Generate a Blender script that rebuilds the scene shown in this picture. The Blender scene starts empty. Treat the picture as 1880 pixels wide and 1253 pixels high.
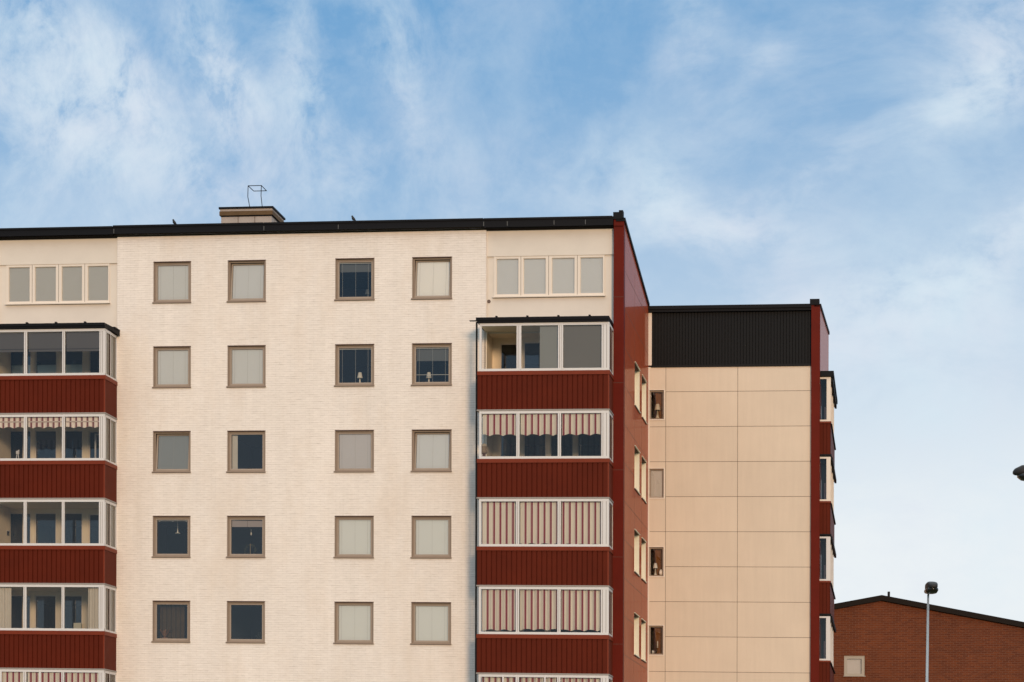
import bpy, bmesh, math, random
from mathutils import Vector, Matrix
random.seed(7)
R = math.radians
scene = bpy.context.scene
COL = scene.collection

# ------------------------------------------------------------------ camera
cam_d = bpy.data.cameras.new('camera')
cam = bpy.data.objects.new('camera', cam_d); COL.objects.link(cam)
cam_d.sensor_width = 36; cam_d.lens = 4391 * 36 / 1880
cam_d.shift_y = (1520 - 626.5) / 1880
cam_d.clip_start = 0.5; cam_d.clip_end = 5000
cr, sr = math.cos(R(.15)), math.sin(R(.15))
cam.matrix_world = Matrix(((cr, -sr, 0, 0), (0, 0, -1, 0), (sr, cr, 0, 1.6), (0, 0, 0, 1)))
scene.camera = cam

# ------------------------------------------------------------------ sun, exposure
SUN_AZ = R(180 - 12)      # clockwise from +Y: behind the camera, to its right
SUN_EL = R(9)
sun_d = bpy.data.lights.new('sun', 'SUN'); sun = bpy.data.objects.new('sun', sun_d); COL.objects.link(sun)
sun_d.energy = 1.6; sun_d.angle = R(10); sun_d.color = (1.0, .69, .42)
sdir = Vector((math.sin(SUN_AZ) * math.cos(SUN_EL), math.cos(SUN_AZ) * math.cos(SUN_EL), math.sin(SUN_EL)))
sun.rotation_euler = sdir.to_track_quat('Z', 'Y').to_euler()
vs = scene.view_settings
vs.view_transform = 'Standard'; vs.look = 'None'; vs.exposure = .30; vs.gamma = 1

# ------------------------------------------------------------------ node helpers
class NT:
    def __init__(s, tree): s.t = tree; s.n = tree.nodes; s.l = tree.links
    def new(s, typ, **kw):
        n = s.n.new(typ)
        for k, v in kw.items(): setattr(n, k, v)
        return n
    def put(s, sock, v):
        if hasattr(v, 'is_linked') or isinstance(v, bpy.types.NodeSocket): s.l.new(v, sock)
        elif isinstance(v, (tuple, list)) and len(v) == 3 and sock.type == 'RGBA': sock.default_value = (*v, 1)
        else: sock.default_value = v
    def m(s, op, a, b=0.0, c=None, clamp=False):
        n = s.new('ShaderNodeMath', operation=op, use_clamp=clamp)
        s.put(n.inputs[0], a); s.put(n.inputs[1], b)
        if c is not None: s.put(n.inputs[2], c)
        return n.outputs[0]
    def mix(s, f, a, b, bt='MIX'):
        n = s.new('ShaderNodeMix', data_type='RGBA', blend_type=bt)
        s.put(n.inputs[0], f); s.put(n.inputs[6], a); s.put(n.inputs[7], b)
        return n.outputs[2]
    def noise(s, vec, scale, detail=3, rough=.5, dist=0.0):
        n = s.new('ShaderNodeTexNoise'); s.l.new(vec, n.inputs['Vector'])
        n.inputs['Scale'].default_value = scale; n.inputs['Detail'].default_value = detail
        n.inputs['Roughness'].default_value = rough; n.inputs['Distortion'].default_value = dist
        return n.outputs['Fac']
    def mapping(s, vec, sc=(1, 1, 1), rot=(0, 0, 0), loc=(0, 0, 0)):
        n = s.new('ShaderNodeMapping'); s.l.new(vec, n.inputs[0])
        n.inputs['Scale'].default_value = sc; n.inputs['Rotation'].default_value = rot; n.inputs['Location'].default_value = loc
        return n.outputs[0]
    def ramp(s, f, stops, interp='LINEAR'):
        n = s.new('ShaderNodeValToRGB'); s.put(n.inputs[0], f); e = n.color_ramp.elements
        n.color_ramp.interpolation = interp
        while len(e) < len(stops): e.new(.5)
        for i, (p, c) in enumerate(stops):
            e[i].position = p; e[i].color = (*c, 1) if isinstance(c, (tuple, list)) else (c, c, c, 1)
        return n.outputs[0]

# ------------------------------------------------------------------ sky
world = bpy.data.worlds.new('World'); scene.world = world; world.use_nodes = True
W = NT(world.node_tree)
bg = world.node_tree.nodes['Background']
sky = W.new('ShaderNodeTexSky', sky_type='NISHITA', sun_disc=False)
sky.sun_elevation = SUN_EL; sky.sun_rotation = SUN_AZ; sky.air_density = 1.0; sky.dust_density = .6; sky.ozone_density = 2.5
gen = W.new('ShaderNodeTexCoord').outputs['Generated']
sx = W.new('ShaderNodeSeparateXYZ'); W.l.new(gen, sx.inputs[0])
az = W.m('ARCTAN2', sx.outputs[0], sx.outputs[1]); el = W.m('ARCSINE', sx.outputs[2])
cmb = W.new('ShaderNodeCombineXYZ'); W.l.new(az, cmb.inputs[0]); W.l.new(el, cmb.inputs[1])
ang = cmb.outputs[0]
# clear air: the physical sky, deepened a little, paling toward the horizon
clear = W.mix(1.0, sky.outputs[0], (1.25, 1.75, 2.2), 'MULTIPLY')
clear = W.mix(1.0, clear, (.1, .1, .1), 'MULTIPLY')
hz = W.ramp(W.m('MULTIPLY', el, 1 / .4), [(0.0, .98), (.24, .97), (.32, .91), (.40, .72), (.46, .54), (.54, .40), (.63, .26), (.74, .12), (.86, .04), (1.0, .0)])
clearF = W.mix(.85, clear, (.085, .245, .44))
front = W.m('MULTIPLY_ADD', W.m('MULTIPLY', sx.outputs[1], 2.0, clamp=True), .5, .5)
hzd = W.m('MULTIPLY', hz, front)
hzd = W.m('ADD', hzd, W.m('MULTIPLY', W.m('MULTIPLY', W.m('SUBTRACT', az, -.05, clamp=True), W.m('LESS_THAN', az, .4)), .35), clamp=True)
hzd = W.m('MULTIPLY', hzd, .97, clamp=True)
base = W.mix(hzd, clearF, (.70, .735, .75))
# thin high cloud: drifting streaks plus denser wisps
wx = W.noise(W.mapping(ang, (1, 1, 1)), 9, 3, .55)
wy = W.noise(W.mapping(ang, (1, 1, 1), loc=(5, 3, 0)), 9, 3, .55)
ax = W.m('ADD', az, W.m('MULTIPLY', W.m('SUBTRACT', wx, .5), .075))
ay = W.m('ADD', el, W.m('MULTIPLY', W.m('SUBTRACT', wy, .5), .075))
def blob(cx, cy, rx, ry, rot, amp):
    c, s = math.cos(rot), math.sin(rot)
    dx = W.m('SUBTRACT', ax, cx); dy = W.m('SUBTRACT', ay, cy)
    p = W.m('ADD', W.m('MULTIPLY', dx, c / rx), W.m('MULTIPLY', dy, s / rx))
    q = W.m('ADD', W.m('MULTIPLY', dx, -s / ry), W.m('MULTIPLY', dy, c / ry))
    r2 = W.m('ADD', W.m('MULTIPLY', p, p), W.m('MULTIPLY', q, q))
    return W.m('MULTIPLY', W.m('EXPONENT', W.m('MULTIPLY', r2, -1)), amp)
def sk(px, py): return math.atan((px - 940) / 4391), math.atan((1520 - py) / 4391)
SKY_BLOBS = [  # centre (as seen), radii in degrees-ish, tilt, density
    (255, 150, .030, .012, -52, 1.25), (120, 120, .035, .014, -25, .8), (60, 30, .03, .009, -35, .55), (30, 220, .05, .022, -15, .6),
    (180, 270, .05, .016, -28, .5), (405, 110, .024, .009, -65, 1.0), (445, 170, .016, .008, -60, .4), (490, 215, .010, .010, -60, .4), (560, 150, .028, .009, -80, .75),
    (330, 215, .026, .010, -50, .45), (430, 330, .035, .014, -10, .35), (60, 330, .04, .03, 0, .38), (730, 100, .030, .010, -65, .5), (570, 260, .04, .02, -30, .2),
    (1310, 395, .04, .012, -8, 1.0), (1190, 345, .02, .016, 60, .6), (1080, 300, .03, .012, 30, .3), (1500, 300, .03, .01, 10, .3), (1250, 30, .008, .022, 10, .3), (1385, 110, .018, .006, 15, .3),
    (1840, 110, .025, .016, 30, .9), (1790, 190, .026, .008, 15, .8), (1730, 510, .05, .012, 22, 1.05), (1850, 470, .03, .02, 15, .4), (1600, 610, .06, .018, 8, .7),
    (1640, 800, .09, .05, 0, .5), (800, 300, .05, .02, 0, .2)]
tot = None
for (px, py, rx, ry, rot, amp) in SKY_BLOBS:
    cx, cy = sk(px, py); b = blob(cx, cy, rx, ry, R(rot), amp)
    tot = b if tot is None else W.m('ADD', tot, b)
fineL = W.noise(W.mapping(ang, (1.0, .72, 1), (0, 0, R(-28))), 34, 9, .68, .35)
fineR = W.noise(W.mapping(ang, (.6, 1.25, 1), (0, 0, R(-14)), loc=(7, 2, 0)), 30, 9, .64, .4)
side_w = W.m('MULTIPLY_ADD', az, 7.0, .35, clamp=True)
fine = W.m('ADD', W.m('MULTIPLY', fineL, W.m('SUBTRACT', 1, side_w)), W.m('MULTIPLY', fineR, side_w))
fine2 = W.noise(W.mapping(ang, (1.0, 1.0, 1), loc=(3, 1, 0)), 110, 5, .6, .3)
broad = W.noise(W.mapping(ang, (1, 1.3, 1), (0, 0, R(-25)), loc=(2, 8, 0)), 9, 7, .62, .3)
tex = W.m('ADD', W.m('MULTIPLY_ADD', W.m('SUBTRACT', fine, .5), 4.8, .85), W.m('MULTIPLY', W.m('SUBTRACT', fine2, .5), 1.6))
d1 = W.m('MULTIPLY', tot, W.m('MAXIMUM', tex, 0.1))
d3 = W.m('MULTIPLY', W.m('SUBTRACT', broad, .455), 2.0, clamp=True)
d4 = W.m('MULTIPLY', W.m('SUBTRACT', fine, .46), .9, clamp=True)
dens = W.m('ADD', W.m('ADD', d1, d4), d3)
dens = W.m('SUBTRACT', 1, W.m('EXPONENT', W.m('MULTIPLY', dens, -.95)))
dens = W.m('MULTIPLY', dens, W.m('GREATER_THAN', el, 0.0))
ctint = W.noise(ang, 14, 4, .6)
ccol = W.mix(W.m('MULTIPLY_ADD', W.m('SUBTRACT', ctint, .5), 3, .5, clamp=True), (.56, .66, .73), (.59, .635, .71))
skyc = W.mix(dens, base, ccol)
# unseen overhead sky, whitened as added fill light on the facade
skyc = W.mix(W.m('MULTIPLY', W.m('SUBTRACT', el, .45), 3.0, clamp=True), skyc, (1.25, 1.36, 1.36))
# the ground half of the environment is dull earth
below = W.m('LESS_THAN', el, 0.0)
skyc = W.mix(below, skyc, (.10, .10, .09))
W.l.new(skyc, bg.inputs[0]); bg.inputs[1].default_value = 1.0

# ------------------------------------------------------------------ materials
MATS = {}
def mat(name, col, rough=.7, spec=.4, metal=0.0, var=0.0, vscale=3, bump=0.0, bscale=40, coat=0.0, coat_rough=.1, stain=None):
    if name in MATS: return MATS[name]
    m = bpy.data.materials.new(name); m.use_nodes = True; N = NT(m.node_tree)
    b = m.node_tree.nodes['Principled BSDF']
    uv = N.new('ShaderNodeTexCoord').outputs['Object']
    c = col
    if var:
        f = N.m('MULTIPLY_ADD', N.m('SUBTRACT', N.noise(uv, vscale, 5, .6), .5), 2 * var, 1.0)
        n = N.new('ShaderNodeVectorMath', operation='SCALE'); n.inputs[0].default_value = col; N.l.new(f, n.inputs['Scale']); c = n.outputs[0]
    N.put(b.inputs['Base Color'], c)
    b.inputs['Roughness'].default_value = rough; b.inputs['Metallic'].default_value = metal
    b.inputs['Specular IOR Level'].default_value = spec
    b.inputs['Coat Weight'].default_value = coat; b.inputs['Coat Roughness'].default_value = coat_rough
    if bump:
        bn = N.new('ShaderNodeBump'); bn.inputs['Strength'].default_value = bump; bn.inputs['Distance'].default_value = .01
        N.l.new(N.noise(uv, bscale, 4, .6), bn.inputs['Height']); N.l.new(bn.outputs[0], b.inputs['Normal'])
    MATS[name] = m
    return m

def brick_mat(name, c1, c2, mortar, bw, bh, ms, bump, streak, speck=0.0, rough=.85, bias=0.0, lines=0.0):
    m = bpy.data.materials.new(name); m.use_nodes = True; N = NT(m.node_tree); b = m.node_tree.nodes['Principled BSDF']
    uv = N.new('ShaderNodeUVMap').outputs[0]
    # courses waver a little
    wn = N.noise(N.mapping(uv, (1, 1, 1)), .9, 3, .6)
    wn2 = N.noise(N.mapping(uv, (3, 9, 1)), 1.5, 3, .6)
    off = N.new('ShaderNodeCombineXYZ')
    N.l.new(N.m('MULTIPLY', N.m('SUBTRACT', wn2, .5), .02), off.inputs[0]); N.l.new(N.m('ADD', N.m('MULTIPLY', N.m('SUBTRACT', wn, .5), .03), N.m('MULTIPLY', N.m('SUBTRACT', wn2, .5), .018)), off.inputs[1])
    va = N.new('ShaderNodeVectorMath', operation='ADD'); N.l.new(uv, va.inputs[0]); N.l.new(off.outputs[0], va.inputs[1])
    br = N.new('ShaderNodeTexBrick'); N.l.new(va.outputs[0], br.inputs['Vector'])
    br.inputs['Color1'].default_value = (*c1, 1); br.inputs['Color2'].default_value = (*c2, 1); br.inputs['Mortar'].default_value = (*mortar, 1)
    br.inputs['Scale'].default_value = 1; br.inputs['Brick Width'].default_value = bw; br.inputs['Row Height'].default_value = bh
    br.inputs['Mortar Size'].default_value = ms; br.inputs['Mortar Smooth'].default_value = .4; br.inputs['Bias'].default_value = bias
    # big, soft weathering: grime patches and rain streaks
    g = N.noise(N.mapping(uv, (1, .6, 1)), .45, 6, .6)
    st = N.noise(N.mapping(uv, (3.5, .25, 1)), 1.0, 5, .6)
    h = N.noise(N.mapping(uv, (1, 4, 1)), 5, 4, .65)
    f = N.m('ADD', N.m('MULTIPLY', N.m('SUBTRACT', g, .5), streak * 1.6), N.m('ADD', N.m('MULTIPLY', N.m('SUBTRACT', st, .5), streak), N.m('MULTIPLY', N.m('SUBTRACT', h, .5), streak * .9)))
    f = N.m('ADD', f, 1.0)
    n = N.new('ShaderNodeVectorMath', operation='SCALE'); N.l.new(br.outputs[0], n.inputs[0]); N.l.new(f, n.inputs['Scale'])
    c = n.outputs[0]
    if lines:      # thick paint fills most joints; here and there a bed joint still shows dark
        sv = N.new('ShaderNodeSeparateXYZ'); N.l.new(va.outputs[0], sv.inputs[0])
        fr = N.m('ABSOLUTE', N.m('SUBTRACT', N.m('FRACT', N.m('DIVIDE', sv.outputs[1], bh)), .5))
        ln = N.m('MULTIPLY', N.m('SUBTRACT', fr, .39), 10, clamp=True)
        row = N.noise(N.mapping(uv, (1.6, 13.33, 1)), 1.0, 5, .75)
        vis = N.m('MULTIPLY', N.m('SUBTRACT', row, .47), 6, clamp=True)
        c = N.mix(N.m('MULTIPLY', N.m('MULTIPLY', ln, vis), lines), c, (.30, .235, .18))
        gr = N.m('MULTIPLY', N.m('SUBTRACT', N.noise(N.mapping(uv, (1, .45, 1), loc=(4, 2, 0)), .5, 6, .65), .47), 2.6, clamp=True)
        c = N.mix(N.m('MULTIPLY', gr, .85), c, (.73, .61, .51))
        g2 = N.m('MULTIPLY', N.m('SUBTRACT', N.noise(N.mapping(uv, (2.2, .3, 1), loc=(1, 7, 0)), 1.1, 6, .7), .52), 3.0, clamp=True)
        c = N.mix(N.m('MULTIPLY', g2, .35), c, (.60, .52, .44))
        g3 = N.noise(N.mapping(uv, (4, 13.33, 1)), 1.0, 2, .5)
        sc2 = N.new('ShaderNodeVectorMath', operation='SCALE'); N.l.new(c, sc2.inputs[0]); N.l.new(N.m('MULTIPLY_ADD', N.m('SUBTRACT', g3, .5), .14, 1.0), sc2.inputs['Scale']); c = sc2.outputs[0]
    if speck:
        sp = N.noise(N.mapping(uv, (2.2, 6, 1)), 4.0, 4, .75)
        c = N.mix(N.m('MULTIPLY', N.m('SUBTRACT', sp, .66), 9, clamp=True), c, (.5, .42, .36))
    N.put(b.inputs['Base Color'], c); b.inputs['Roughness'].default_value = rough; b.inputs['Specular IOR Level'].default_value = .3
    bn = N.new('ShaderNodeBump'); bn.inputs['Strength'].default_value = bump; bn.inputs['Distance'].default_value = .012
    hh = N.m('ADD', N.m('SUBTRACT', 1, br.outputs['Fac']), N.m('MULTIPLY', N.noise(uv, 30, 3, .6), .5))
    N.l.new(hh, bn.inputs['Height']); N.l.new(bn.outputs[0], b.inputs['Normal'])
    return m

M_BRICK = brick_mat('white_painted_brick', (.84, .762, .705), (.81, .732, .675), (.765, .69, .63), .25, .075, .009, .35, .13, lines=.74)
M_RBRICK = brick_mat('red_brick', (.150, .036, .009), (.102, .023, .007), (.16, .070, .042), .25, .073, .010, .4, .34, speck=1)
M_CREAM = mat('cream_plaster', (.72, .65, .58), .85, .3, var=.10, vscale=1.1, bump=.15)
M_CREAMIN = mat('cream_plaster_inside', (.80, .69, .54), .85, .3, var=.06)
M_BEIGE = mat('beige_panel', (.685, .57, .455), .6, .4, var=.07, vscale=.9)
m = M_BEIGE; N = NT(m.node_tree); b = m.node_tree.nodes['Principled BSDF']
uvs = N.new('ShaderNodeSeparateXYZ'); N.l.new(N.new('ShaderNodeUVMap').outputs[0], uvs.inputs[0])
pc = N.new('ShaderNodeCombineXYZ'); N.l.new(N.m('FLOOR', N.m('DIVIDE', N.m('SUBTRACT', uvs.outputs[0], .94), 2.487)), pc.inputs[0]); N.l.new(N.m('FLOOR', N.m('DIVIDE', N.m('SUBTRACT', uvs.outputs[1], 7.045), 1.2122)), pc.inputs[1])
wn = N.new('ShaderNodeTexWhiteNoise', noise_dimensions='2D'); N.l.new(pc.outputs[0], wn.inputs['Vector'])
st = N.noise(N.mapping(N.new('ShaderNodeUVMap').outputs[0], (5, .35, 1)), 1.3, 5, .65)
fac = N.m('ADD', N.m('MULTIPLY_ADD', N.m('SUBTRACT', wn.outputs['Value'], .5), .06, 1.0), N.m('MULTIPLY', N.m('SUBTRACT', st, .5), .14))
old = b.inputs['Base Color'].links[0].from_socket
sc_ = N.new('ShaderNodeVectorMath', operation='SCALE'); N.l.new(old, sc_.inputs[0]); N.l.new(fac, sc_.inputs['Scale']); N.l.new(sc_.outputs[0], b.inputs['Base Color'])
M_JOINT_SHADE = mat('joint_and_shade', (.10, .06, .045), .9)
M_RED = mat('red_sheet_metal', (.100, .0120, .0030), .6, .12, var=.24, vscale=1.3)
M_REDCAP = mat('red_cap_metal', (.175, .026, .008), .5, .2, var=.2, vscale=3)
M_FIN = mat('red_fin_metal', (.118, .0082, .0025), .55, .12, var=.26, vscale=1.5)
M_SIDE = mat('red_gable_panel', (.33, .056, .018), .65, .08, var=.12, vscale=1, coat=.27, coat_rough=.08)
M_BLACK = mat('black_metal_and_shadow', (.005, .005, .007), .6, .15)
M_BLACKRIB = mat('black_ribbed_metal', (.009, .009, .010), .6, .15)
M_BROWN = mat('brown_frame_metal', (.285, .215, .165), .5, .4, var=.12, vscale=6)
M_BROWNIN = mat('brown_sash_wood', (.35, .28, .225), .55, .4, var=.1, vscale=6)
M_WHITE = mat('white_frame', (.66, .63, .62), .45, .5)
M_CREAMFR = mat('cream_frame', (.76, .67, .585), .5, .4)
M_REVEAL = mat('cream_reveal', (.80, .74, .60), .6, .3)
M_BLINDS = {
    'light': mat('blind_light', (.66, .68, .70), .8, .2), 'bright': mat('blind_bright', (.86, .85, .83), .8, .2),
    'dull': mat('blind_dull', (.57, .56, .585), .8, .2), 'green': mat('blind_pale_green', (.72, .745, .75), .8, .2),
    'grey': mat('blind_grey', (.30, .32, .325), .8, .2), 'dark': mat('blind_dark', (.135, .135, .145), .8, .2),
    'ribbon': mat('blind_ribbon', (.66, .68, .71), .8, .2), 'ribbonleft': mat('blind_ribbon_dim', (.52, .525, .52), .8, .2)}
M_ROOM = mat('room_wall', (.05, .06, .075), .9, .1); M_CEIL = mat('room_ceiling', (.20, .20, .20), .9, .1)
M_CORD = mat('cord', (.55, .55, .52), .8)
M_LAMPW = mat('white_lamp_shade', (.78, .72, .62), .6)
M_CURT = mat('cream_curtain', (.62, .58, .52), .9, .1, var=.1, vscale=8)
M_SHEERW = mat('pink_sheer', (.62, .56, .54), .9, .1)
M_WARM = mat('brown_curtain', (.20, .075, .025), .9, .1, var=.2, vscale=3)
M_STEEL = mat('galvanised_steel', (.32, .34, .36), .45, .5, metal=.6, var=.08, vscale=3)
M_GREYP = mat('grey_lamp_plastic', (.026, .025, .027), .5, .2)
M_ROOF = mat('dark_roof_felt', (.014, .013, .013), .9, .05, var=.3, vscale=3)
M_FASC = mat('dark_brown_fascia', (.016, .012, .010), .8, .1, var=.2, vscale=3)
M_CHIM = mat('chimney_panel', (.40, .345, .31), .8, .2, var=.25, vscale=3)
M_CHIMB = mat('chimney_rusty_band', (.115, .068, .032), .7, .2, var=.4, vscale=4)
M_BIRD = mat('bird_feathers', (.012, .012, .014), .6)
M_PLANT = mat('plant_leaf', (.05, .09, .03), .6)
M_CLAY = mat('clay', (.30, .16, .10), .8)

def glass_mat(name, tint=(.93, .96, .95), k=1.9, base=.0):
    m = bpy.data.materials.new(name); m.use_nodes = True; N = NT(m.node_tree)
    for n in list(N.n): N.n.remove(n)
    out = N.new('ShaderNodeOutputMaterial'); tr = N.new('ShaderNodeBsdfTransparent'); gl = N.new('ShaderNodeBsdfGlossy')
    tr.inputs[0].default_value = (*tint, 1); gl.inputs['Roughness'].default_value = .0
    fr = N.new('ShaderNodeFresnel'); fr.inputs[0].default_value = 1.5
    co = N.new('ShaderNodeTexCoord').outputs['Object']
    bn = N.new('ShaderNodeBump'); bn.inputs['Strength'].default_value = .05; bn.inputs['Distance'].default_value = .01
    N.l.new(N.noise(co, 2.2, 2, .5), bn.inputs['Height']); N.l.new(bn.outputs[0], gl.inputs['Normal'])
    mx = N.new('ShaderNodeMixShader'); N.l.new(N.m('ADD', N.m('MULTIPLY', fr.outputs[0], k), base, clamp=True), mx.inputs[0])
    N.l.new(tr.outputs[0], mx.inputs[1]); N.l.new(gl.outputs[0], mx.inputs[2]); N.l.new(mx.outputs[0], out.inputs[0])
    return m
M_GLASS = glass_mat('window_glass', (.92, .95, .955), 1.9)
M_GLASS1 = glass_mat('balcony_glass', (.90, .92, .92), 1.2)

def stripe_mat(name, light, dark, mid, period=.2, dim=1.0):
    m = bpy.data.materials.new(name); m.use_nodes = True; N = NT(m.node_tree); b = m.node_tree.nodes['Principled BSDF']
    uv = N.new('ShaderNodeUVMap').outputs[0]; s = N.new('ShaderNodeSeparateXYZ'); N.l.new(uv, s.inputs[0])
    f = N.m('FRACT', N.m('MULTIPLY', s.outputs[0], 1 / period))
    c = N.ramp(f, [(0, light), (.54, light), (.57, mid), (.68, mid), (.70, dark), (.92, dark), (.95, mid), (1, light)])
    N.put(b.inputs['Base Color'], c); b.inputs['Roughness'].default_value = .9; b.inputs['Specular IOR Level'].default_value = .1
    return m
M_STRIPE = stripe_mat('striped_awning_fabric', (.80, .76, .67), (.235, .028, .045), (.56, .43, .41))
M_STRIPE3 = stripe_mat('sunbleached_striped_fabric', (.78, .74, .64), (.24, .045, .05), (.50, .33, .30), .197)
M_STRIPE2 = stripe_mat('brown_striped_awning_fabric', (.90, .82, .76), (.22, .075, .08), (.52, .36, .33), .19)

# ------------------------------------------------------------------ building frame: u along the facade, w into the building, h up
PHI = math.atan(700 / 4391); ORG = (3.17675, 75.60733)
SLOPE = -.01778      # every course of the terrace falls 1 in 56 towards the right
Z0 = lambda u: SLOPE * u
class MB:
    """collects faces in building coordinates; build() links ONE mesh object"""
    def __init__(s): s.v = []; s.f = []; s.mi = []; s.uv = []
    def face(s, pts, mi=0):
        n = len(s.v); s.v += [tuple(p) for p in pts]; s.f.append(list(range(n, n + len(pts)))); s.mi.append(mi)
        a, b, c = Vector(pts[0]), Vector(pts[1]), Vector(pts[2]); nn = (b - a).cross(c - a)
        x, y, z = abs(nn.x), abs(nn.y), abs(nn.z)
        for p in pts:
            s.uv.append((p[1], p[2]) if x >= y and x >= z else ((p[0], p[2]) if y >= z else (p[0], p[1])))
    def box(s, u0, u1, w0, w1, h0, h1, mi=0):
        A = [(u0, w0, h0), (u1, w0, h0), (u1, w1, h0), (u0, w1, h0), (u0, w0, h1), (u1, w0, h1), (u1, w1, h1), (u0, w1, h1)]
        for q in ((3, 2, 1, 0), (4, 5, 6, 7), (0, 1, 5, 4), (1, 2, 6, 5), (2, 3, 7, 6), (3, 0, 4, 7)): s.face([A[i] for i in q], mi)
        return s
    def frame(s, u0, u1, w0, w1, h0, h1, t, mi=0, tb=None, tt=None, tl=None, tr=None):
        tb = tb or t; tt = tt or t; tl = tl or t; tr = tr or t
        s.box(u0, u0 + tl, w0, w1, h0, h1, mi); s.box(u1 - tr, u1, w0, w1, h0, h1, mi)
        s.box(u0 + tl, u1 - tr, w0 + .001, w1 - .001, h0, h0 + tb, mi); s.box(u0 + tl, u1 - tr, w0 + .001, w1 - .001, h1 - tt, h1, mi); return s
    def wall(s, u0, u1, h0, h1, w, holes, depth=.2, mi=0, rmi=None):
        """a wall face at w with rectangular openings and their reveals"""
        us = sorted({u0, u1, *[x for q in holes for x in q[:2] if u0 < x < u1]}); hs = sorted({h0, h1, *[x for q in holes for x in q[2:4] if h0 < x < h1]})
        for i in range(len(us) - 1):
            for j in range(len(hs) - 1):
                cu, ch = (us[i] + us[i + 1]) / 2, (hs[j] + hs[j + 1]) / 2
                if any(a < cu < b and c < ch < d for a, b, c, d in holes): continue
                s.face([(us[i], w, hs[j]), (us[i + 1], w, hs[j]), (us[i + 1], w, hs[j + 1]), (us[i], w, hs[j + 1])], mi)
        r = mi if rmi is None else rmi
        for a, b, c, d in holes:
            e = w + depth
            s.face([(a, w, c), (a, w, d), (a, e, d), (a, e, c)], r); s.face([(b, w, d), (b, w, c), (b, e, c), (b, e, d)], r)
            s.face([(a, w, c), (a, e, c), (b, e, c), (b, w, c)], r); s.face([(a, w, d), (b, w, d), (b, e, d), (a, e, d)], r)
        return s
    def ribs_u(s, u0, u1, w, h0, h1, pitch=.158, d=.032, mi=0, gm=0):
        """vertical sheet-metal ribs on a face looking to -w"""
        n = max(1, round((u1 - u0) / pitch)); p = (u1 - u0) / n
        for i in range(n):
            a = u0 + i * p; q = [(a, w), (a + p * .80, w - d * .15), (a + p * .84, w + d), (a + p * .96, w + d), (a + p, w)]
            for (x0, y0), (x1, y1) in zip(q, q[1:]): s.face([(x0, y0, h0), (x1, y1, h0), (x1, y1, h1), (x0, y0, h1)], mi)
        return s
    def ribs_w(s, w0, w1, u, h0, h1, pitch=.158, d=.022, mi=0):
        """the same on a face looking to +u"""
        n = max(1, round((w1 - w0) / pitch)); p = (w1 - w0) / n
        for i in range(n):
            a = w0 + i * p; q = [(a, u), (a + p * .78, u), (a + p * .84, u - d), (a + p * .94, u - d), (a + p, u)]
            for (y0, x0), (y1, x1) in zip(q, q[1:]): s.face([(x0, y0, h0), (x1, y1, h0), (x1, y1, h1), (x0, y0, h1)], mi)
        return s
    def tube(s, pts, r, n=8, mi=0):
        pts = [Vector(p) for p in pts]; rr = r if isinstance(r, (list, tuple)) else [r] * len(pts); rings = []
        for i, p in enumerate(pts):
            d = (pts[min(i + 1, len(pts) - 1)] - pts[max(i - 1, 0)]).normalized()
            a = d.cross(Vector((0, 0, 1)));  a = d.cross(Vector((1, 0, 0))) if a.length < .1 else a
            a.normalize(); b = d.cross(a)
            rings.append([p + (a * math.cos(t) + b * math.sin(t)) * rr[i] for t in [2 * math.pi * j / n for j in range(n)]])
        for r0, r1 in zip(rings, rings[1:]):
            for j in range(n): s.face([r0[j], r0[(j + 1) % n], r1[(j + 1) % n], r1[j]], mi)
        s.face(rings[0][::-1], mi); s.face(rings[-1], mi); return s
    def lathe(s, c, prof, n=14, mi=0):
        R_ = [[(c[0] + r * math.cos(2 * math.pi * j / n), c[1] + r * math.sin(2 * math.pi * j / n), c[2] + z) for j in range(n)] for r, z in prof]
        for a, b in zip(R_, R_[1:]):
            for j in range(n): s.face([a[j], a[(j + 1) % n], b[(j + 1) % n], b[j]], mi)
        return s
    def build(s, name, mats, parent=None, shear=True, smooth=False):
        me = bpy.data.meshes.new(name); k = SLOPE if shear else 0
        me.from_pydata([(x, y, z + k * x) for x, y, z in s.v], [], s.f)
        uvl = me.uv_layers.new(name='UVMap'); i = 0
        for p, mi in zip(me.polygons, s.mi):
            p.material_index = mi; p.use_smooth = smooth
            for li in p.loop_indices: uvl.data[li].uv = s.uv[i]; i += 1
        for m in (mats if isinstance(mats, (list, tuple)) else [mats]): me.materials.append(m)
        if smooth:
            bm = bmesh.new(); bm.from_mesh(me); bmesh.ops.remove_doubles(bm, verts=bm.verts, dist=1e-5); bm.to_mesh(me); bm.free()
        o = bpy.data.objects.new(name, me); COL.objects.link(o)
        if parent: o.parent = parent
        return o

def tag(o, label, cat, group=None):
    o['label'] = label; o['category'] = cat
    if group: o['group'] = group
    return o
def struct(o): o['kind'] = 'structure'; return o
def root_at(name, u=0, w=0, h=0, loc=None):
    o = bpy.data.objects.new(name, None); COL.objects.link(o); o.empty_display_size = .3
    if loc is None:
        x = ORG[0] + u * math.cos(PHI) + w * math.sin(PHI); y = ORG[1] - u * math.sin(PHI) + w * math.cos(PHI)
        o.location = (x, y, h + Z0(u)); o.rotation_euler = (0, 0, -PHI)
    else: o.location = loc
    return o
def at_building(o, u, w, h):
    x = ORG[0] + u * math.cos(PHI) + w * math.sin(PHI); y = ORG[1] - u * math.sin(PHI) + w * math.cos(PHI)
    o.location = (x, y, h + Z0(u)); o.rotation_euler = (0, 0, -PHI); return o

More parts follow.
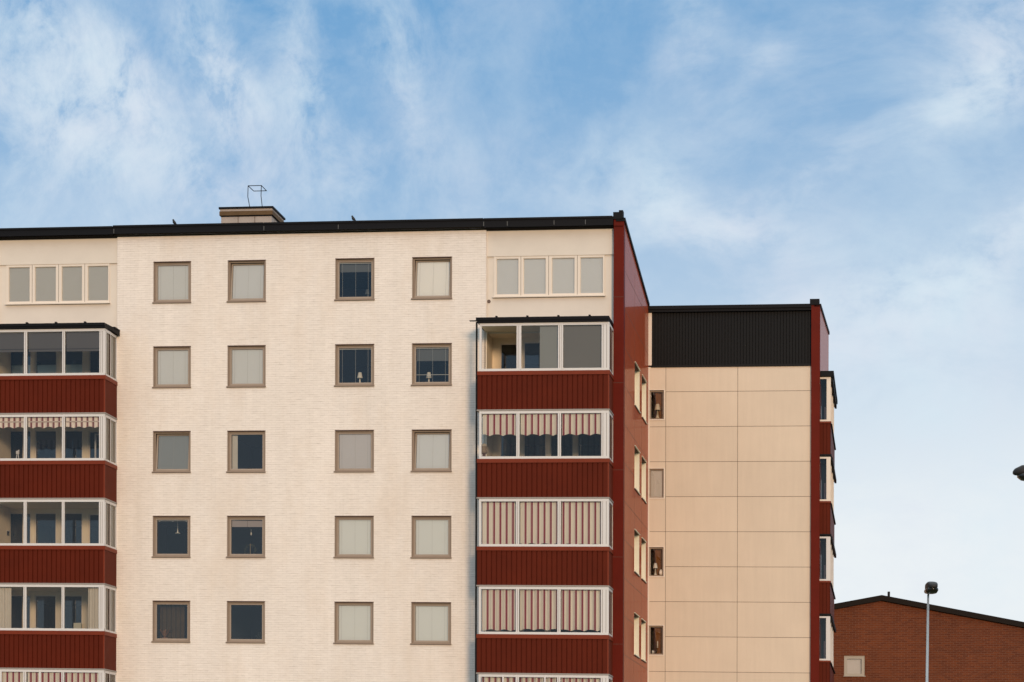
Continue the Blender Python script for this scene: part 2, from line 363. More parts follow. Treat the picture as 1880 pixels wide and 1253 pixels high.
# ================================================================== ground
g = MB(); n = 24
g.face([(-900, -400, -.02), (900, -400, -.02), (900, 1500, -.02), (-900, 1500, -.02)])
m = bpy.data.materials.new('grass_ground'); m.use_nodes = True; N = NT(m.node_tree); b = m.node_tree.nodes['Principled BSDF']
oc = N.new('ShaderNodeTexCoord').outputs['Object']
N.put(b.inputs['Base Color'], N.mix(N.noise(oc, .4, 6, .7), (.035, .055, .018), (.085, .085, .04))); b.inputs['Roughness'].default_value = .95
struct(g.build('ground', m, shear=False))
m2 = mat('asphalt', (.05, .05, .052), .9, .3, var=.2, vscale=2, bump=.3)
g = MB(); g.box(-120, 120, 30, 37, -.3, -.012); struct(g.build('road', m2, shear=False))
m3 = mat('pavement_slabs', (.20, .19, .18), .9, .3, var=.15, vscale=2)
g = MB(); g.box(-120, 120, 37, 39.5, -.3, .11); struct(g.build('pavement', m3, shear=False))

# ================================================================== white brick block with red balconies
A = root_at('apartment_building')
tag(A, 'white painted brick apartment block with dark red glazed balconies and a red gable', 'building')
ULEFT = -32.6
COLS = [(-15.10, -13.835), (-12.60, -11.33), (-9.024, -7.74), (-6.50, -5.205)]
ROWS = [(18.412 - 2.7620 * i, 19.752 - 2.7620 * i) for i in range(7)]
EXTRA = [(-23.6, -22.33), (-26.1, -24.83)]
def holes(cols): return [(a, b, c, d) for a, b in cols for c, d in ROWS]
q = MB(); q.wall(-16.33, -4.10, -.6, 20.66, 0, holes(COLS), .075)
q.face([(-16.33, 0, -.6), (-16.33, 0, 20.66), (-16.33, .3, 20.66), (-16.33, .3, -.6)]); q.face([(-4.1, 0, 20.66), (-4.1, 0, -.6), (-4.1, .3, -.6), (-4.1, .3, 20.66)])
q.build('brick_wall', M_BRICK, A)
q = MB(); q.wall(ULEFT, -20.47, -1.2, 20.66, 0, holes(EXTRA), .075)
q.face([(-20.47, 0, 20.66), (-20.47, 0, -1.2), (-20.47, .3, -1.2), (-20.47, .3, 20.66)]); q.build('brick_wall', M_BRICK, A)

# cream rendered top storey over each balcony stack
STACKS = {'L': (-20.47, -16.33), 'R': (-4.10, 0.0)}
RIB = {'L': (-20.17, -16.63), 'R': (-3.87, -.312)}
for s, (a, b) in STACKS.items():
    q = MB(); r0, r1 = RIB[s]
    q.wall(a, b, 17.3, 19.752, .13, [(r0, r1, 18.43, 19.752)], .06)
    q.wall(a, b, 19.752, 20.7, .085, [], .0); q.face([(a, .085, 19.752), (b, .085, 19.752), (b, .13, 19.752), (a, .13, 19.752)])
    q.box(a, a + .02, .084, .12, 17.3, 20.6); q.build('rendered_wall', M_CREAM, A)

# roof: single pitch falling to the back, black fascia, gable capping
RH = lambda w: 20.80 - (w + .37) * .138
q = MB(); q.face([(ULEFT - .2, -.16, 20.86), (.33, -.16, 20.86), (.33, 11.2, RH(11.2)), (ULEFT - .2, 11.2, RH(11.2))])
q.face([(ULEFT - .2, -.14, 20.60), (ULEFT - .2, 11.2, 19.0), (.3, 11.2, 19.0), (.3, -.14, 20.60)]); q.build('roof', M_ROOF, A)
q = MB(); segs = [(ULEFT - .2, -16.42, 20.632, 20.885), (-16.42, -11.35, 20.645, 20.905), (-11.35, -4.15, 20.647, 20.902), (-4.15, -.012, 20.618, 20.895)]
for i, (a, b, c, d) in enumerate(segs):
    q.box(a, b, -.17 - .003 * (i % 2), -.02, c, d); q.box(a, b - .02, -.20 - .003 * (i % 2), -.171, d - .05, d + .012)
for a in (-16.4, -11.36, -8.9, -4.16, -3.4, -1.9, -.9): q.box(a, a + .018, -.184, -.17, 20.66, 20.80, 1)
q.build('roof_fascia', [M_BLACK, mat('fascia_bracket', (.12, .12, .12), .6)], A)
# gable: fin, side wall, raking cap
UR = .329
q = MB(); q.box(0, UR, -.10, .22, -.6, 20.81)
for h in (18.36, 15.65, 12.9, 10.15, 7.4, 4.6): q.box(.002, UR - .002, -.1015, -.1, h, h + .012, 1)
q.build('gable_fin', [M_FIN, M_JOINT_SHADE], A)
q = MB(); q.box(-.012, .262, -.16, .1, 20.812, 21.03); q.box(.17, .30, -.165, .12, 20.83, 21.085); q.build('fin_cap', M_BLACK, A)
# side wall with its two columns of deep windows
SW = [(3.16, 4.70), (5.42, 6.86)]
SR = [(15.545 - 2.735 * i, 16.93 - 2.750 * i) for i in range(6)]
def side(mb_pts, u=UR): return [(u - d, a, h) for a, d, h in mb_pts]
q = MB()
us = sorted({.22, 11.0, *[x for p in SW for x in p]}); hs = sorted({-.6, *[x for p in SR for x in p], 19.0})
for i in range(len(us) - 1):
    for j in range(len(hs) - 1):
        cu, ch = (us[i] + us[i + 1]) / 2, (hs[j] + hs[j + 1]) / 2
        if any(a < cu < b for a, b in SW) and any(c < ch < d for c, d in SR): continue
        q.face([(UR, us[i], hs[j]), (UR, us[i + 1], hs[j]), (UR, us[i + 1], hs[j + 1]), (UR, us[i], hs[j + 1])])
q.face([(UR, .22, 19.0), (UR, 11.0, 19.0), (UR, 11.0, RH(11.0)), (UR, .22, RH(.22))])
for i in range(18):      # panel joints
    h = 7.091 + 1.2148 * (i - 5)
    if h > 19.7: break
    segs_w = [(.22, 7.55)]
    for a, b in SW:
        if any(c < h < d for c, d in SR): segs_w = [x for s0, s1 in segs_w for x in (((s0, a), (b, s1)) if s0 < a and b < s1 else ((s0, s1),))]
    for a, b in segs_w: q.box(UR - .002, UR + .002, a, b, h, h + .013, 1)
for a in (3.13, 5.40):
    hh = [-.6] + [x for p in reversed(SR) for x in p] + [19.9 if a < 4 else 19.6]
    for c, d in zip(hh[::2], hh[1::2]): q.box(UR - .002, UR + .002, a - .03, a - .017, c, d - .05, 1)
q.build('gable_wall', [M_SIDE, M_JOINT_SHADE], A)
for a, b in SW:
    for c, d in SR:
        q = MB(); t = .20
        for pts in ([(a, 0, c), (a, 0, d), (a, t, d), (a, t, c)], [(b, 0, c), (b, t, c), (b, t, d), (b, 0, d)], [(a, 0, c), (a, t, c), (b, t, c), (b, 0, c)]): q.face(side(pts))
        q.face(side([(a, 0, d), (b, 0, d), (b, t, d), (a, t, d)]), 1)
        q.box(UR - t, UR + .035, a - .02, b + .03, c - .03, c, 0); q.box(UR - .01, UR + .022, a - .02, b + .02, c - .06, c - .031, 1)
        q.box(UR - .01, UR + .03, a, b + .03, d + .0, d + .018, 0)
        q.box(UR - t - .03, UR - t, a, a + .06, c, d); q.box(UR - t - .03, UR - t, b - .06, b, c, d)
        w_ = q.build('window', [M_REVEAL, M_JOINT_SHADE], A)
        p = MB(); p.face(side([(a + .06, t + .01, c), (b - .06, t + .01, c), (b - .06, t + .01, d), (a + .06, t + .01, d)])); p.build('pane', M_GLASS, w_)
q = MB()
for w0, w1 in ((-.13, 7.53),):
    A0 = [(UR - .25, w0, RH(w0) - .02), (UR + .045, w0, RH(w0) - .02), (UR + .045, w1, RH(w1) - .02), (UR - .25, w1, RH(w1) - .02)]
    B0 = [(x, y, z + .11) for x, y, z in A0]
    q.face(A0[::-1]); q.face(B0)
    for i in range(4): j = (i + 1) % 4; q.face([A0[i], A0[j], B0[j], B0[i]])
q.build('gable_capping', M_BLACK, A)
q = MB(); q.face([(ULEFT, 11, -1.2), (UR, 11, -1.2), (UR, 11, 19.3), (ULEFT, 11, 19.3)]); q.face([(ULEFT, 0, -1.2), (ULEFT, 11, -1.2), (ULEFT, 11, 19.3), (ULEFT, 0, 20.8)])
q.build('rear_wall', M_CREAM, A)

# interior: floors, ceilings, party walls, visible through the glass
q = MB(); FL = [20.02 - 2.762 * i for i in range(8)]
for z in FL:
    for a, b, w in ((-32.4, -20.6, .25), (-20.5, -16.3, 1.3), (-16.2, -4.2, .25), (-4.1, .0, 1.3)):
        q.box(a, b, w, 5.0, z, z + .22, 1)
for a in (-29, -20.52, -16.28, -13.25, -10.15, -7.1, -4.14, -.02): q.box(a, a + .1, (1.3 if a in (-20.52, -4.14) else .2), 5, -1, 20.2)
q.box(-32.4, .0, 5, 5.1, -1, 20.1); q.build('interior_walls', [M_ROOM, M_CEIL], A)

# ---------------- windows of the brick wall
def blind_slats(p, u0, u1, w, h0, h1, key, cord=True):
    q = MB(); q.box(u0, u1, w, w + .006, h0, h1)
    o = q.build('blind', M_BLINDS[key], p)
    if cord:
        c = MB()
        for f in (.5,): c.box(u0 + (u1 - u0) * f - .003, u0 + (u1 - u0) * f + .003, w - .004, w - .001, h0, h1)
        c.build('cord', mat('grey_cord', (.40, .395, .39), .8), p)
    return o
def window(u0, u1, h0, h1, style, key=None):
    q = MB()
    q.frame(u0 - .002, u1 + .002, -.006, .10, h0, h1 + .002, .028, 0)                    # metal lining of the opening
    q.frame(u0 + .028, u1 - .028, .05, .13, h0 + .028, h1 - .028, .042, 0)                # fixed frame
    # sloping metal sill
    q.box(u0 - .03, u1 + .012, -.035, .06, h0 - .012, h0 + .022)
    q.box(u0 - .002, u1 + .004, -.010, .04, h1 - .026, h1 + .004, 1); q.box(u0 - .035, u1 + .014, -.037, -.02, h0 - .022, h0 - .010, 1)  # first box: dark strip standing in for shade under the window head
    o = q.build('window', [M_BROWN, M_JOINT_SHADE], A)
    a, b, c, d = u0 + .07, u1 - .07, h0 + .07, h1 - .07
    t = MB(); t.frame(a, b, .07, .115, c, d, .045); pn = MB(); pn.face([(a + .045, .095, c + .045), (b - .045, .095, c + .045), (b - .045, .095, d - .045), (a + .045, .095, d - .045)])
    ang = R(4.2) if 'tilt' in style else 0
    def tilt(mb):
        if ang:
            mb.v = [(x + (z - c) * .012, .09 + (y - .09) * math.cos(ang) + (z - c) * math.sin(ang), c + (z - c) * math.cos(ang) - (y - .09) * math.sin(ang)) for x, y, z in mb.v]
    tilt(t); tilt(pn)
    t.build('sash', M_BROWNIN, o); pn.build('pane', M_GLASS, o)
    if 'blind' in style:
        bl = MB(); bl.box(a + .05, b - .05, .125, .13, c + .045, d - .045); cd = MB(); m_ = (a + b) / 2
        for f in (.12, .5, .86): x = a + (b - a) * f; cd.box(x - .002, x + .002, .121, .124, c + .045, d - .045)
        tilt(bl); tilt(cd); bl.build('blind', M_BLINDS[key or 'light'], o); cd.build('cord', mat('grey_cord', (.40, .395, .39), .8), o)
    if 'cords' in style:
        cd = MB()
        for f in (.12, .5, .86): x = a + (b - a) * f; cd.box(x - .003, x + .003, .13, .134, c + .045, d - .045)
        cd.box(a + .045, b - .045, .128, .15, d - .075, d - .05)
        if 'bar' in style: cd.box(a + .045, b - .045, .13, .145, c + .28, c + .295)
        cd.build('cord', M_CORD, o)
    if 'part' in style:
        bl = MB(); bl.box(a + .05, b - .05, .15, .156, d - .27, d - .07); bl.box((a + b) / 2 - .004, (a + b) / 2 + .004, .145, .149, d - .27, d - .07, 1); bl.build('blind', [mat('blind_pinkish', (.36, .31, .30), .8), M_JOINT_SHADE], o)
        r_ = MB(); r_.tube([(a + .06, .14, d - .06), (b - .06, .14, d - .035)], .006, 6); r_.build('rail', M_CORD, o)
    if 'band' in style:       # grey sheet added in place of the paler room ceiling
        bl = MB(); bl.box(a + .05, b - .05, .20, .206, d - (.46 if 'bar' in style else .33), d - .05); bl.build('blind', mat('ceiling_band', (.13, .14, .145), .8), o)
    if 'treereflect' in style:      # brown folds added in place of trees reflected in the pane
        cu = MB(); n = 26
        for i in range(n):
            x0 = a + .04 + (b - a - .30) * i / n; x1 = a + .04 + (b - a - .30) * (i + 1) / n; f0, f1 = .45 + .03 * math.sin(i * 1.3), .45 + .03 * math.sin((i + 1) * 1.3)
            cu.face([(x0, f0, c), (x1, f1, c), (x1, f1, d), (x0, f0, d)])
        cu.build('curtain', mat('tree_reflection_brown', (.075, .050, .022), .9, .1, var=.5, vscale=5), o)
    if 'hooks' in style:
        r_ = MB(); r_.box(a + .05, b - .05, .14, .15, d - .075, d - .062)
        for f in (.1, .5, .9): x = a + (b - a) * f; r_.box(x - .01, x + .01, .135, .15, d - .10, d - .062)
        r_.build('rail', M_CORD, o)
    if 'curtain' in style:
        cu = MB(); n = 10
        for i in range(n):
            x0 = a + .05 + i * .018; x1 = x0 + .018
            cu.face([(x0, .17 + .012 * (i % 2), c), (x1, .17 + .012 * ((i + 1) % 2), c), (x1, .17 + .012 * ((i + 1) % 2), d - .05), (x0, .17 + .012 * (i % 2), d - .05)])
        cu.build('curtain', M_CURT, o)
    return o
STY = {(0, 0): ('blind', 'light'), (1, 0): ('blind', 'light'), (2, 0): ('tilt blind', 'grey'), (3, 0): ('hooks', None), (4, 0): ('treereflect', None),
       (0, 1): ('tilt blind', 'light'), (1, 1): ('blind', 'light'), (2, 1): ('curtain', None), (3, 1): ('part', None), (4, 1): ('dark', None),
       (0, 2): ('cords band', None), (1, 2): ('cords', None), (2, 2): ('blind', 'dull'), (3, 2): ('blind', 'green'), (4, 2): ('blind', 'green'),
       (0, 3): ('tilt blind', 'bright'), (1, 3): ('cords bar band', None), (2, 3): ('tilt blind', 'light'), (3, 3): ('blind', 'green'), (4, 3): ('blind', 'green')}
for ci, (a, b) in enumerate(COLS):
    for ri, (c, d) in enumerate(ROWS):
        st, key = STY.get((ri, ci), ('blind', 'light')); window(a, b, c, d, st, key)
for a, b in EXTRA:
    for c, d in ROWS: window(a, b, c, d, 'blind', 'light')

# ---------------- ribbon windows under the roof
RIBX = {'R': [-3.87, -3.79, -3.072, -2.914, -2.195, -2.003, -1.269, -1.095, -.364, -.312],
        'L': [-20.17, -20.094, -19.361, -19.192, -18.461, -18.274, -17.565, -17.379, -16.672, -16.63]}
for s in 'LR':
    x = RIBX[s]; q = MB()
    for a, b in zip(x[::2], x[1::2]):
        q.box(a, b, .10, .2, 18.47, 19.75)
        if b - a > .12: q.box((a + b) / 2 - .006, (a + b) / 2 + .006, .098, .1, 18.5, 19.75, 1)
    q.box(x[0], x[-1], .103, .2, 18.47, 18.535); q.box(x[0], x[-1], .103, .2, 19.68, 19.75); q.box(x[0] - .03, x[-1] + .03, .04, .14, 18.435, 18.468)
    o = q.build('window', [M_CREAMFR, M_JOINT_SHADE], A)
    for a, b in zip(x[1::2], x[2::2]):
        t = MB(); t.frame(a, b, .125, .17, 18.535, 19.68, .014); t.build('sash', M_CREAMFR, o)
        t = MB(); t.face([(a + .014, .15, 18.549), (b - .014, .15, 18.549), (b - .014, .15, 19.666), (a + .014, .15, 19.666)]); t.build('pane', M_GLASS, o)
        t = MB(); t.box(a + .01, b - .01, .175, .18, 18.54, 19.69); t.build('blind', M_BLINDS['ribbon' if s == 'R' else 'ribbonleft'], o)
# small wall vent and patch by the right ribbon window
q = MB(); q.lathe((0, 0, 0), [(0, 0), (.06, 0), (.055, .02), (0, .02)], 12)
q.v = [(-4.03 + x, .13 - z, 18.33 + y) for x, y, z in q.v]; q.build('wall_vent', mat('vent_grille', (.14, .10, .085), .8), A)

# ---------------- balconies
TOPS = [17.31 - 2.75 * i for i in range(6)]; SILLS = [15.86 - 2.748 * i for i in range(6)]
MULL = {'R': [(-4.10, -4.03), (-2.92, -2.82), (-1.61, -1.51), (-.24, 0.0)], 'L': [(-20.47, -20.33), (-19.06, -18.96), (-17.77, -17.68), (-16.52, -16.33)]}
BW = 1.10         # back wall of the recess
def wpx(px, w, y=700):   # where a line of sight meets plane w (used once to read positions off the photograph)
    dx = (px - 940); dy = 1520 - y; X = (dx * cr - dy * sr) / 4391
    t = (w + ORG[0] * math.sin(PHI) + ORG[1] * math.cos(PHI)) / (X * math.sin(PHI) + math.cos(PHI))
    return (t * X - ORG[0]) * math.cos(PHI) - (t - ORG[1]) * math.sin(PHI)
BACKR = [(918, 950), (961, 1003), (1010, 1053), (1060, 1104)]
BACKL = [(17, 43), (47, 57), (64, 104), (112, 152), (163, 187)]
BACKOPEN = {'R': [(wpx(a, BW), wpx(b, BW)) for a, b in BACKR], 'L': [(wpx(a, BW), wpx(b, BW)) for a, b in BACKL]}
def scallop(u0, u1, w, h0, h1, depth=.05, per=.4, phase=0.0, wave=.012, curved=0.0):
    q = MB(); n = max(8, int((u1 - u0) / .02))
    for i in range(n):
        a = u0 + (u1 - u0) * i / n; b = u0 + (u1 - u0) * (i + 1) / n
        f = lambda x: h0 + depth * abs(math.sin(math.pi * (x + phase) / per))
        g_ = lambda x: wave * math.sin(x * 31)
        q.face([(a, w + g_(a), f(a)), (b, w + g_(b), f(b)), (b, w + g_(b), h1), (a, w + g_(a), h1)])
    return q
def balcony(s, i):
    a, b = STACKS[s]; a -= (.06 if s == 'R' else 0); top, sill = TOPS[i], SILLS[i]; nxt = top - 2.75; pb = nxt + .085
    F = -1.2
    q = MB(); q.box(a + .03, b - .03, F + .04, BW, pb + .0, pb + .17)                       # floor slab
    q.box(a - .02, b + .02, F - .025, .0, nxt + .04, pb - .002, 1)                          # pale edge profile
    o = q.build('balcony', [M_CREAMIN, mat('grey_edge_profile', (.30, .27, .25), .6)], A)
    # parapet: ribbed red sheet on three sides
    q = MB(); q.ribs_u(a + .0, b - .02, F, pb, sill - .14)
    q.ribs_w(F, .02 if s == 'L' else .0, b, pb, sill - .14, .10); q.box(b - .045, b + .004, F - .006, F + .03, pb, sill - .14, 1)
    q.box(a, a + .03, F, .1, pb, sill - .14); q.box(a + .03, b - .04, F + .06, F + .065, pb, sill - .1); q.build('parapet', [M_RED, M_REDCAP], o)
    q = MB(); q.box(a - .01, b + .02, F - .03, F + .06, sill - .14, sill - .015); q.box(b - .05, b + .02, F + .06, .02, sill - .14, sill - .015); q.box(a - .01, a + .05, F + .06, .02, sill - .14, sill - .015)
    q.build('parapet_cap', M_REDCAP, o)
    # white glazing frame
    q = MB(); mu = MULL[s]
    for k, (x0, x1) in enumerate(mu):
        q.box(x0, x1, F - .01, F + .05, sill, top)
        if x1 - x0 > .15: q.box(x0 + .045, x0 + .055, F - .012, F - .01, sill, top, 1); q.box(x1 - .085, x1 - .075, F - .012, F - .01, sill, top, 1)
        elif x1 - x0 > .08: q.box((x0 + x1) / 2 - .005, (x0 + x1) / 2 + .005, F - .012, F - .01, sill + .07, top - .05, 1)
    q.box(a + .06, b, F - .013, F + .04, sill - .012, sill + .062); q.box(a + .06, b, F - .013, F + .04, top - .045, top + .035)
    fr2 = (F + .05, F + .5, F + .58, -.06) if s == 'L' else (F + .05, F + .55, F + .62, -.08)
    q.box(b - .05, b, F + .05, .1, sill - .012, sill + .05); q.box(b - .05, b, F + .05, .1, top - .05, top + .035)
    q.box(b - .05, b, fr2[1], fr2[1] + .02, sill, top, 1); q.box(b - .05, b - .002, fr2[1] + .02, fr2[2], sill, top); q.box(b - .05, b, fr2[3], .08, sill, top); q.box(b - .051, b + .001, F + .05, F + .12, sill, top)
    q.build('glazing_frame', [M_WHITE, M_JOINT_SHADE], o)
    if s == 'L' and i == 4:
        for x in (wpx(3, F), wpx(75, F)): MB().box(x - .03, x + .03, F - .02, F + .02, sill, top).build('sash_stile', M_WHITE, o)
    if s == 'R' and i == 4:
        for x in (wpx(925, F), wpx(1002, F)): MB().box(x - .025, x + .025, F - .02, F + .02, sill, top).build('sash_stile', M_WHITE, o)
    for k in range(3):
        x0, x1 = mu[k][1], mu[k + 1][0]
        if s == 'R' and i == 0 and k == 0: continue            # slid open
        q = MB(); q.face([(x0, F + .02, sill + .06), (x1, F + .02, sill + .06), (x1, F + .02, top - .04), (x0, F + .02, top - .04)]); q.build('pane', M_GLASS1, o)
    for (y0, y1) in ((F + .12, fr2[1]), (fr2[2], fr2[3])):
        q = MB(); q.face([(b - .02, y0, sill + .05), (b - .02, y1, sill + .05), (b - .02, y1, top - .05), (b - .02, y0, top - .05)]); q.build('pane', M_GLASS1, o)
    # recess: side walls, ceiling, back wall with windows and door
    hd = top - .09
    op = [(x0, x1, pb + (.35 if k_ not in ((0,) if s == 'R' else (4,)) else .2), hd - (.04 if k_ in ((0,) if s == 'R' else (4,)) else 0)) for k_, (x0, x1) in enumerate(BACKOPEN[s])]
    q = MB(); q.wall(a, b, pb, top + .16, BW, op, .1)
    q.box(a - .0, a + .09, .0, BW, pb, top + .16); q.box(b - .06, b - .03, .13, BW, pb, top + .16)
    q.box(a + .03, b - .03, F + .06, BW, top + .036, top + .046); q.build('back_wall', M_CREAMIN, o)
    for (x0, x1, y0, y1) in op:
        q = MB(); q.frame(x0, x1, BW + .03, BW + .08, y0, y1, .035); q.build('inner_window', M_CREAMFR, o)
        q = MB(); q.face([(x0, BW + .06, y0), (x1, BW + .06, y0), (x1, BW + .06, y1), (x0, BW + .06, y1)]); q.build('pane', M_GLASS, o)
    if s == 'L' and i == 0:
        for (x0, x1, y0, y1) in op[:4]:
            q = MB(); q.box(x0 + .05, x1 - .05, BW + .09, BW + .095, y0, sill + .80); q.build('lower_blind', mat('pale_lower_blind', (.85, .95, .97), .8), o)
    if s == 'L' and i == 1:
        q = MB(); q.frame(wpx(174, .4), wpx(187, .4), .4, .44, pb + .25, top - .33, .05); q.build('open_door', M_WHITE, o)
    # fabric
    if s == 'R' and i == 1:
        for k in range(3): scallop(mu[k][1] + .02, mu[k + 1][0] - .005, F + .10, top - .73, top - .04, .055, .42, .1 * k).build('awning', M_STRIPE, o)
    if s == 'R' and i in (2, 3, 4, 5):
        hb = sill + (.085 if i == 2 else .15)
        for k in range(3): scallop(mu[k][1] + .01, mu[k + 1][0] - .005, F + .13, hb - .04 + .012 * ((i * 3 + k * 2) % 3 - 1), top - .03, .05, .42, .1 * k + .2 + .13 * i, (.010, .022, .030, .018)[i - 2]).build('awning', (M_STRIPE, M_STRIPE3, M_STRIPE)[i % 3], o)
    if s == 'L' and i == 1:
        for k in range(3): 
            scallop(mu[k][1] + .01, mu[k + 1][0] - .005, F + .10, top - .40, top - .03, .05, .36, .07 * k).build('valance', M_STRIPE2, o)
            q = MB(); q.box(mu[k][1] + .01, mu[k + 1][0] - .005, F + .078, F + .083, top - .21, top - .17); q.build('valance_band', mat('valance_tape', (.58, .50, .46), .9), o)
    if s == 'L' and i in (4, 5):
        for k in range(3): scallop(mu[k][1] + .01, mu[k + 1][0] - .005, F + .10, sill, top - .03, .05, .42, .1 * k, .015).build('awning', M_STRIPE, o)
    if s == 'L' and i == 0:
        for k in range(3):
            q = MB(); x0, x1 = mu[k][1] + .02, mu[k + 1][0] - .01
            q.box(x0, x1, F + .10, F + .106, top - .58, top - .06); q.box(x0, x1, F + .09, F + .115, top - .60, top - .575, 1)
            q.box(x0, x1, F + .10, F + .106, top - .67, top - .60); q.build('roller_blind', [M_BLINDS['dark'], mat('blind_bar', (.05, .05, .055), .6)], o)
    if s == 'R' and i == 0:
        q = MB(); q.box(mu[1][1] + .62, mu[2][0] - .0, F + .09, F + .096, sill + .05, top - .05); q.build('roller_blind', M_BLINDS['grey'], o)
        q = MB(); q.box(mu[2][1] + .05, mu[3][0] - .005, F + .09, F + .096, sill + .05, top - .05); q.build('roller_blind', mat('blind_taupe', (.20, .20, .195), .85), o)
        for x in (mu[1][1], mu[2][1] + .01): MB().box(x, x + .05, F - .02, F + .02, sill + .03, top - .03).build('sash_stile', M_WHITE, o)
    if s == 'L' and i == 3:
        for (p0, p1) in ((-6, 22), (163, 185)):
            q = MB(); x0, x1 = wpx(p0, F + .15), wpx(p1, F + .15); n = 24
            for j in range(n):
                xa = x0 + (x1 - x0) * j / n; xb = x0 + (x1 - x0) * (j + 1) / n
                q.face([(xa, F + .15 + .025 * math.sin(j * 1.7), sill), (xb, F + .15 + .025 * math.sin((j + 1) * 1.7), sill), (xb, F + .15 + .025 * math.sin((j + 1) * 1.7), top), (xa, F + .15 + .025 * math.sin(j * 1.7), top)])
            q.build('curtain', M_CURT, o)
    # curtains behind the side glazing
    if s == 'L' and i in (0, 1, 2, 3):
        q = MB(); n = 16; u_ = b - .10
        for j in range(n):
            ya = F + .14 + (1.0) * j / n; yb = F + .14 + (1.0) * (j + 1) / n
            q.face([(u_ + .015 * math.sin(j * 1.9), ya, sill), (u_ + .015 * math.sin((j + 1) * 1.9), yb, sill), (u_ + .015 * math.sin((j + 1) * 1.9), yb, top - (.0 if i else .0)), (u_ + .015 * math.sin(j * 1.9), ya, top)])
        q.build('side_curtain', mat('side_curtain', (.86, .79, .68), .9, .1), o)
    return o
for s in 'LR':
    for i in range(6): balcony(s, i)
    a, b = STACKS[s]; q = MB()
    q.box(a - .10, b - .0, -1.30, .10, 17.43, 17.52); q.box(a - .06, b + .02 if s == 'L' else b - .02, -1.27, .09, 17.36, 17.43); 
    if s == 'R': q.box(a - .32, a - .1, -1.22, -1.12, 17.43, 17.45)
    for k in range(4): x = a + .55 + k * .98; q.box(x - .03, x + .03, -1.31, -1.2, 17.52, 17.56)
    if s == 'L': q.face([(b, -1.3, 17.43), (b + .1, -.02, 17.33), (b + .1, -.02, 17.52), (b, -1.3, 17.52)]); q.box(b - .3, b + .1, -.5, .1, 17.50, 17.545)
    q.build('balcony_roof', M_BLACK, A)
q = MB(); q.box(-4.215, -4.165, -1.22, -1.16, -.3, 17.4); q.build('downpipe', M_BLACK, A)

# ---------------- chimney
q = MB(); q.box(-13.69, -11.94, 3.0, 4.5, 19.9, 21.94)
for u in (-13.11, -12.53): q.box(u, u + .02, 2.997, 3, 20.0, 21.94, 1)
for w in (3.4, 3.9): q.box(-11.94, -11.937, w, w + .02, 20.0, 21.94, 1)
ch = q.build('chimney', [M_CHIM, M_JOINT_SHADE], A)
q = MB(); q.box(-13.74, -11.89, 2.95, 4.55, 21.98, 22.12); q.box(-13.7, -11.93, 2.99, 4.51, 21.94, 21.98, 1); q.build('chimney_band', [M_CHIMB, M_BLACK], ch)  # black strip below the band stands in for its shadow line
q = MB(); q.box(-13.72, -11.91, 2.97, 4.53, 22.12, 22.20); q.build('chimney_collar', M_CHIM, ch)
q = MB(); q.box(-13.76, -11.87, 2.93, 4.60, 22.20, 22.262); q.build('chimney_cap', M_BLACK, ch)
q = MB(); r = .013
TL, TR_, BRr, BLr = (-12.81, 3.2, 23.03), (-12.35, 3.2, 23.03), (-12.34, 3.84, 23.02), (-12.79, 3.84, 23.02)
q.tube([(-12.74, 3.2, 22.25), (-12.82, 3.2, 22.66), TL], r, 6); q.tube([(-12.31, 3.2, 22.25), (-12.36, 3.2, 22.68), TR_], r, 6)
for a, b in ((TL, TR_), (TR_, BRr), (BRr, BLr), (BLr, TL)): q.tube([a, b], r, 6)
q.build('wire_bracket', M_BLACK, ch)

# ================================================================== beige panel block behind, to the right
B = root_at('apartment_building')
tag(B, 'beige panelled apartment block with black ribbed top and red fin, behind the red gable', 'building')
WB = 7.553; U0, U1, U2 = UR, 5.945, 6.242
BWIN = [(.372, .876, 15.79 - 2.722 * i, 16.80 - 2.722 * i) for i in range(6)]
q = MB(); q.wall(U0, U1, -.6, 17.60, WB, BWIN, .10, 0, 2)
for i in range(-5, 9):
    h = 7.038 + 1.2122 * i
    for a, b in ((U0 + .06, .935), (.947, U1)):
        if a < .9 and any(c - .1 < h < d + .1 for _, _, c, d in BWIN): continue
        q.box(a, b, WB - .002, WB + .002, h, h + .013, 1)
for u in (.935, 3.422): q.box(u, u + .012, WB - .0025, WB + .002, -.6, 17.6, 1)
q.box(U0, U0 + .045, WB - .012, WB, -.6, 17.6, 2)
q.build('panel_wall', [M_BEIGE, M_JOINT_SHADE, M_CREAMFR], B)
q = MB(); q.ribs_u(.46, U1, WB + .02, 17.62, 19.50, .105, .03); q.box(.44, U1, WB - .03, WB + .05, 17.585, 17.66); q.build('ribbed_cladding', M_BLACKRIB, B)
q = MB(); q.box(U0, .445, WB - .01, WB + .3, 17.66, 19.56); q.build('corner_board', M_CREAMFR, B)
RB = lambda w: 19.60 + (w - WB) * .118
q = MB(); q.box(U0, U1, WB - .10, WB + .3, 19.49, 19.58); q.box(U0, U1, WB - .14, WB + .3, 19.58, 19.70)
q.face([(U0, WB - .12, 19.66), (U2, WB - .12, 19.66), (U2, 18.4, RB(18.4)), (U0, 18.4, RB(18.4))]); q.build('roof', M_BLACK, B)
q = MB(); q.box(U1, U2, WB - .10, WB + .22, -.6, 19.66); q.build('corner_fin', M_FIN, B)
for h in (): pass
q = MB(); q.box(U1 - .05, U2 - .02, WB - .15, WB + .15, 19.66, 19.86); q.build('fin_cap', M_BLACK, B)
q = MB(); q.face([(U2, WB + .22, -.6), (U2, 18.4, -.6), (U2, 18.4, RB(18.4)), (U2, WB + .22, RB(WB + .22))])
q.face([(U0, 18.4, -.6), (U2, 18.4, -.6), (U2, 18.4, RB(18.4)), (U0, 18.4, RB(18.4))]); q.build('side_wall', M_SIDE, B)
q = MB()
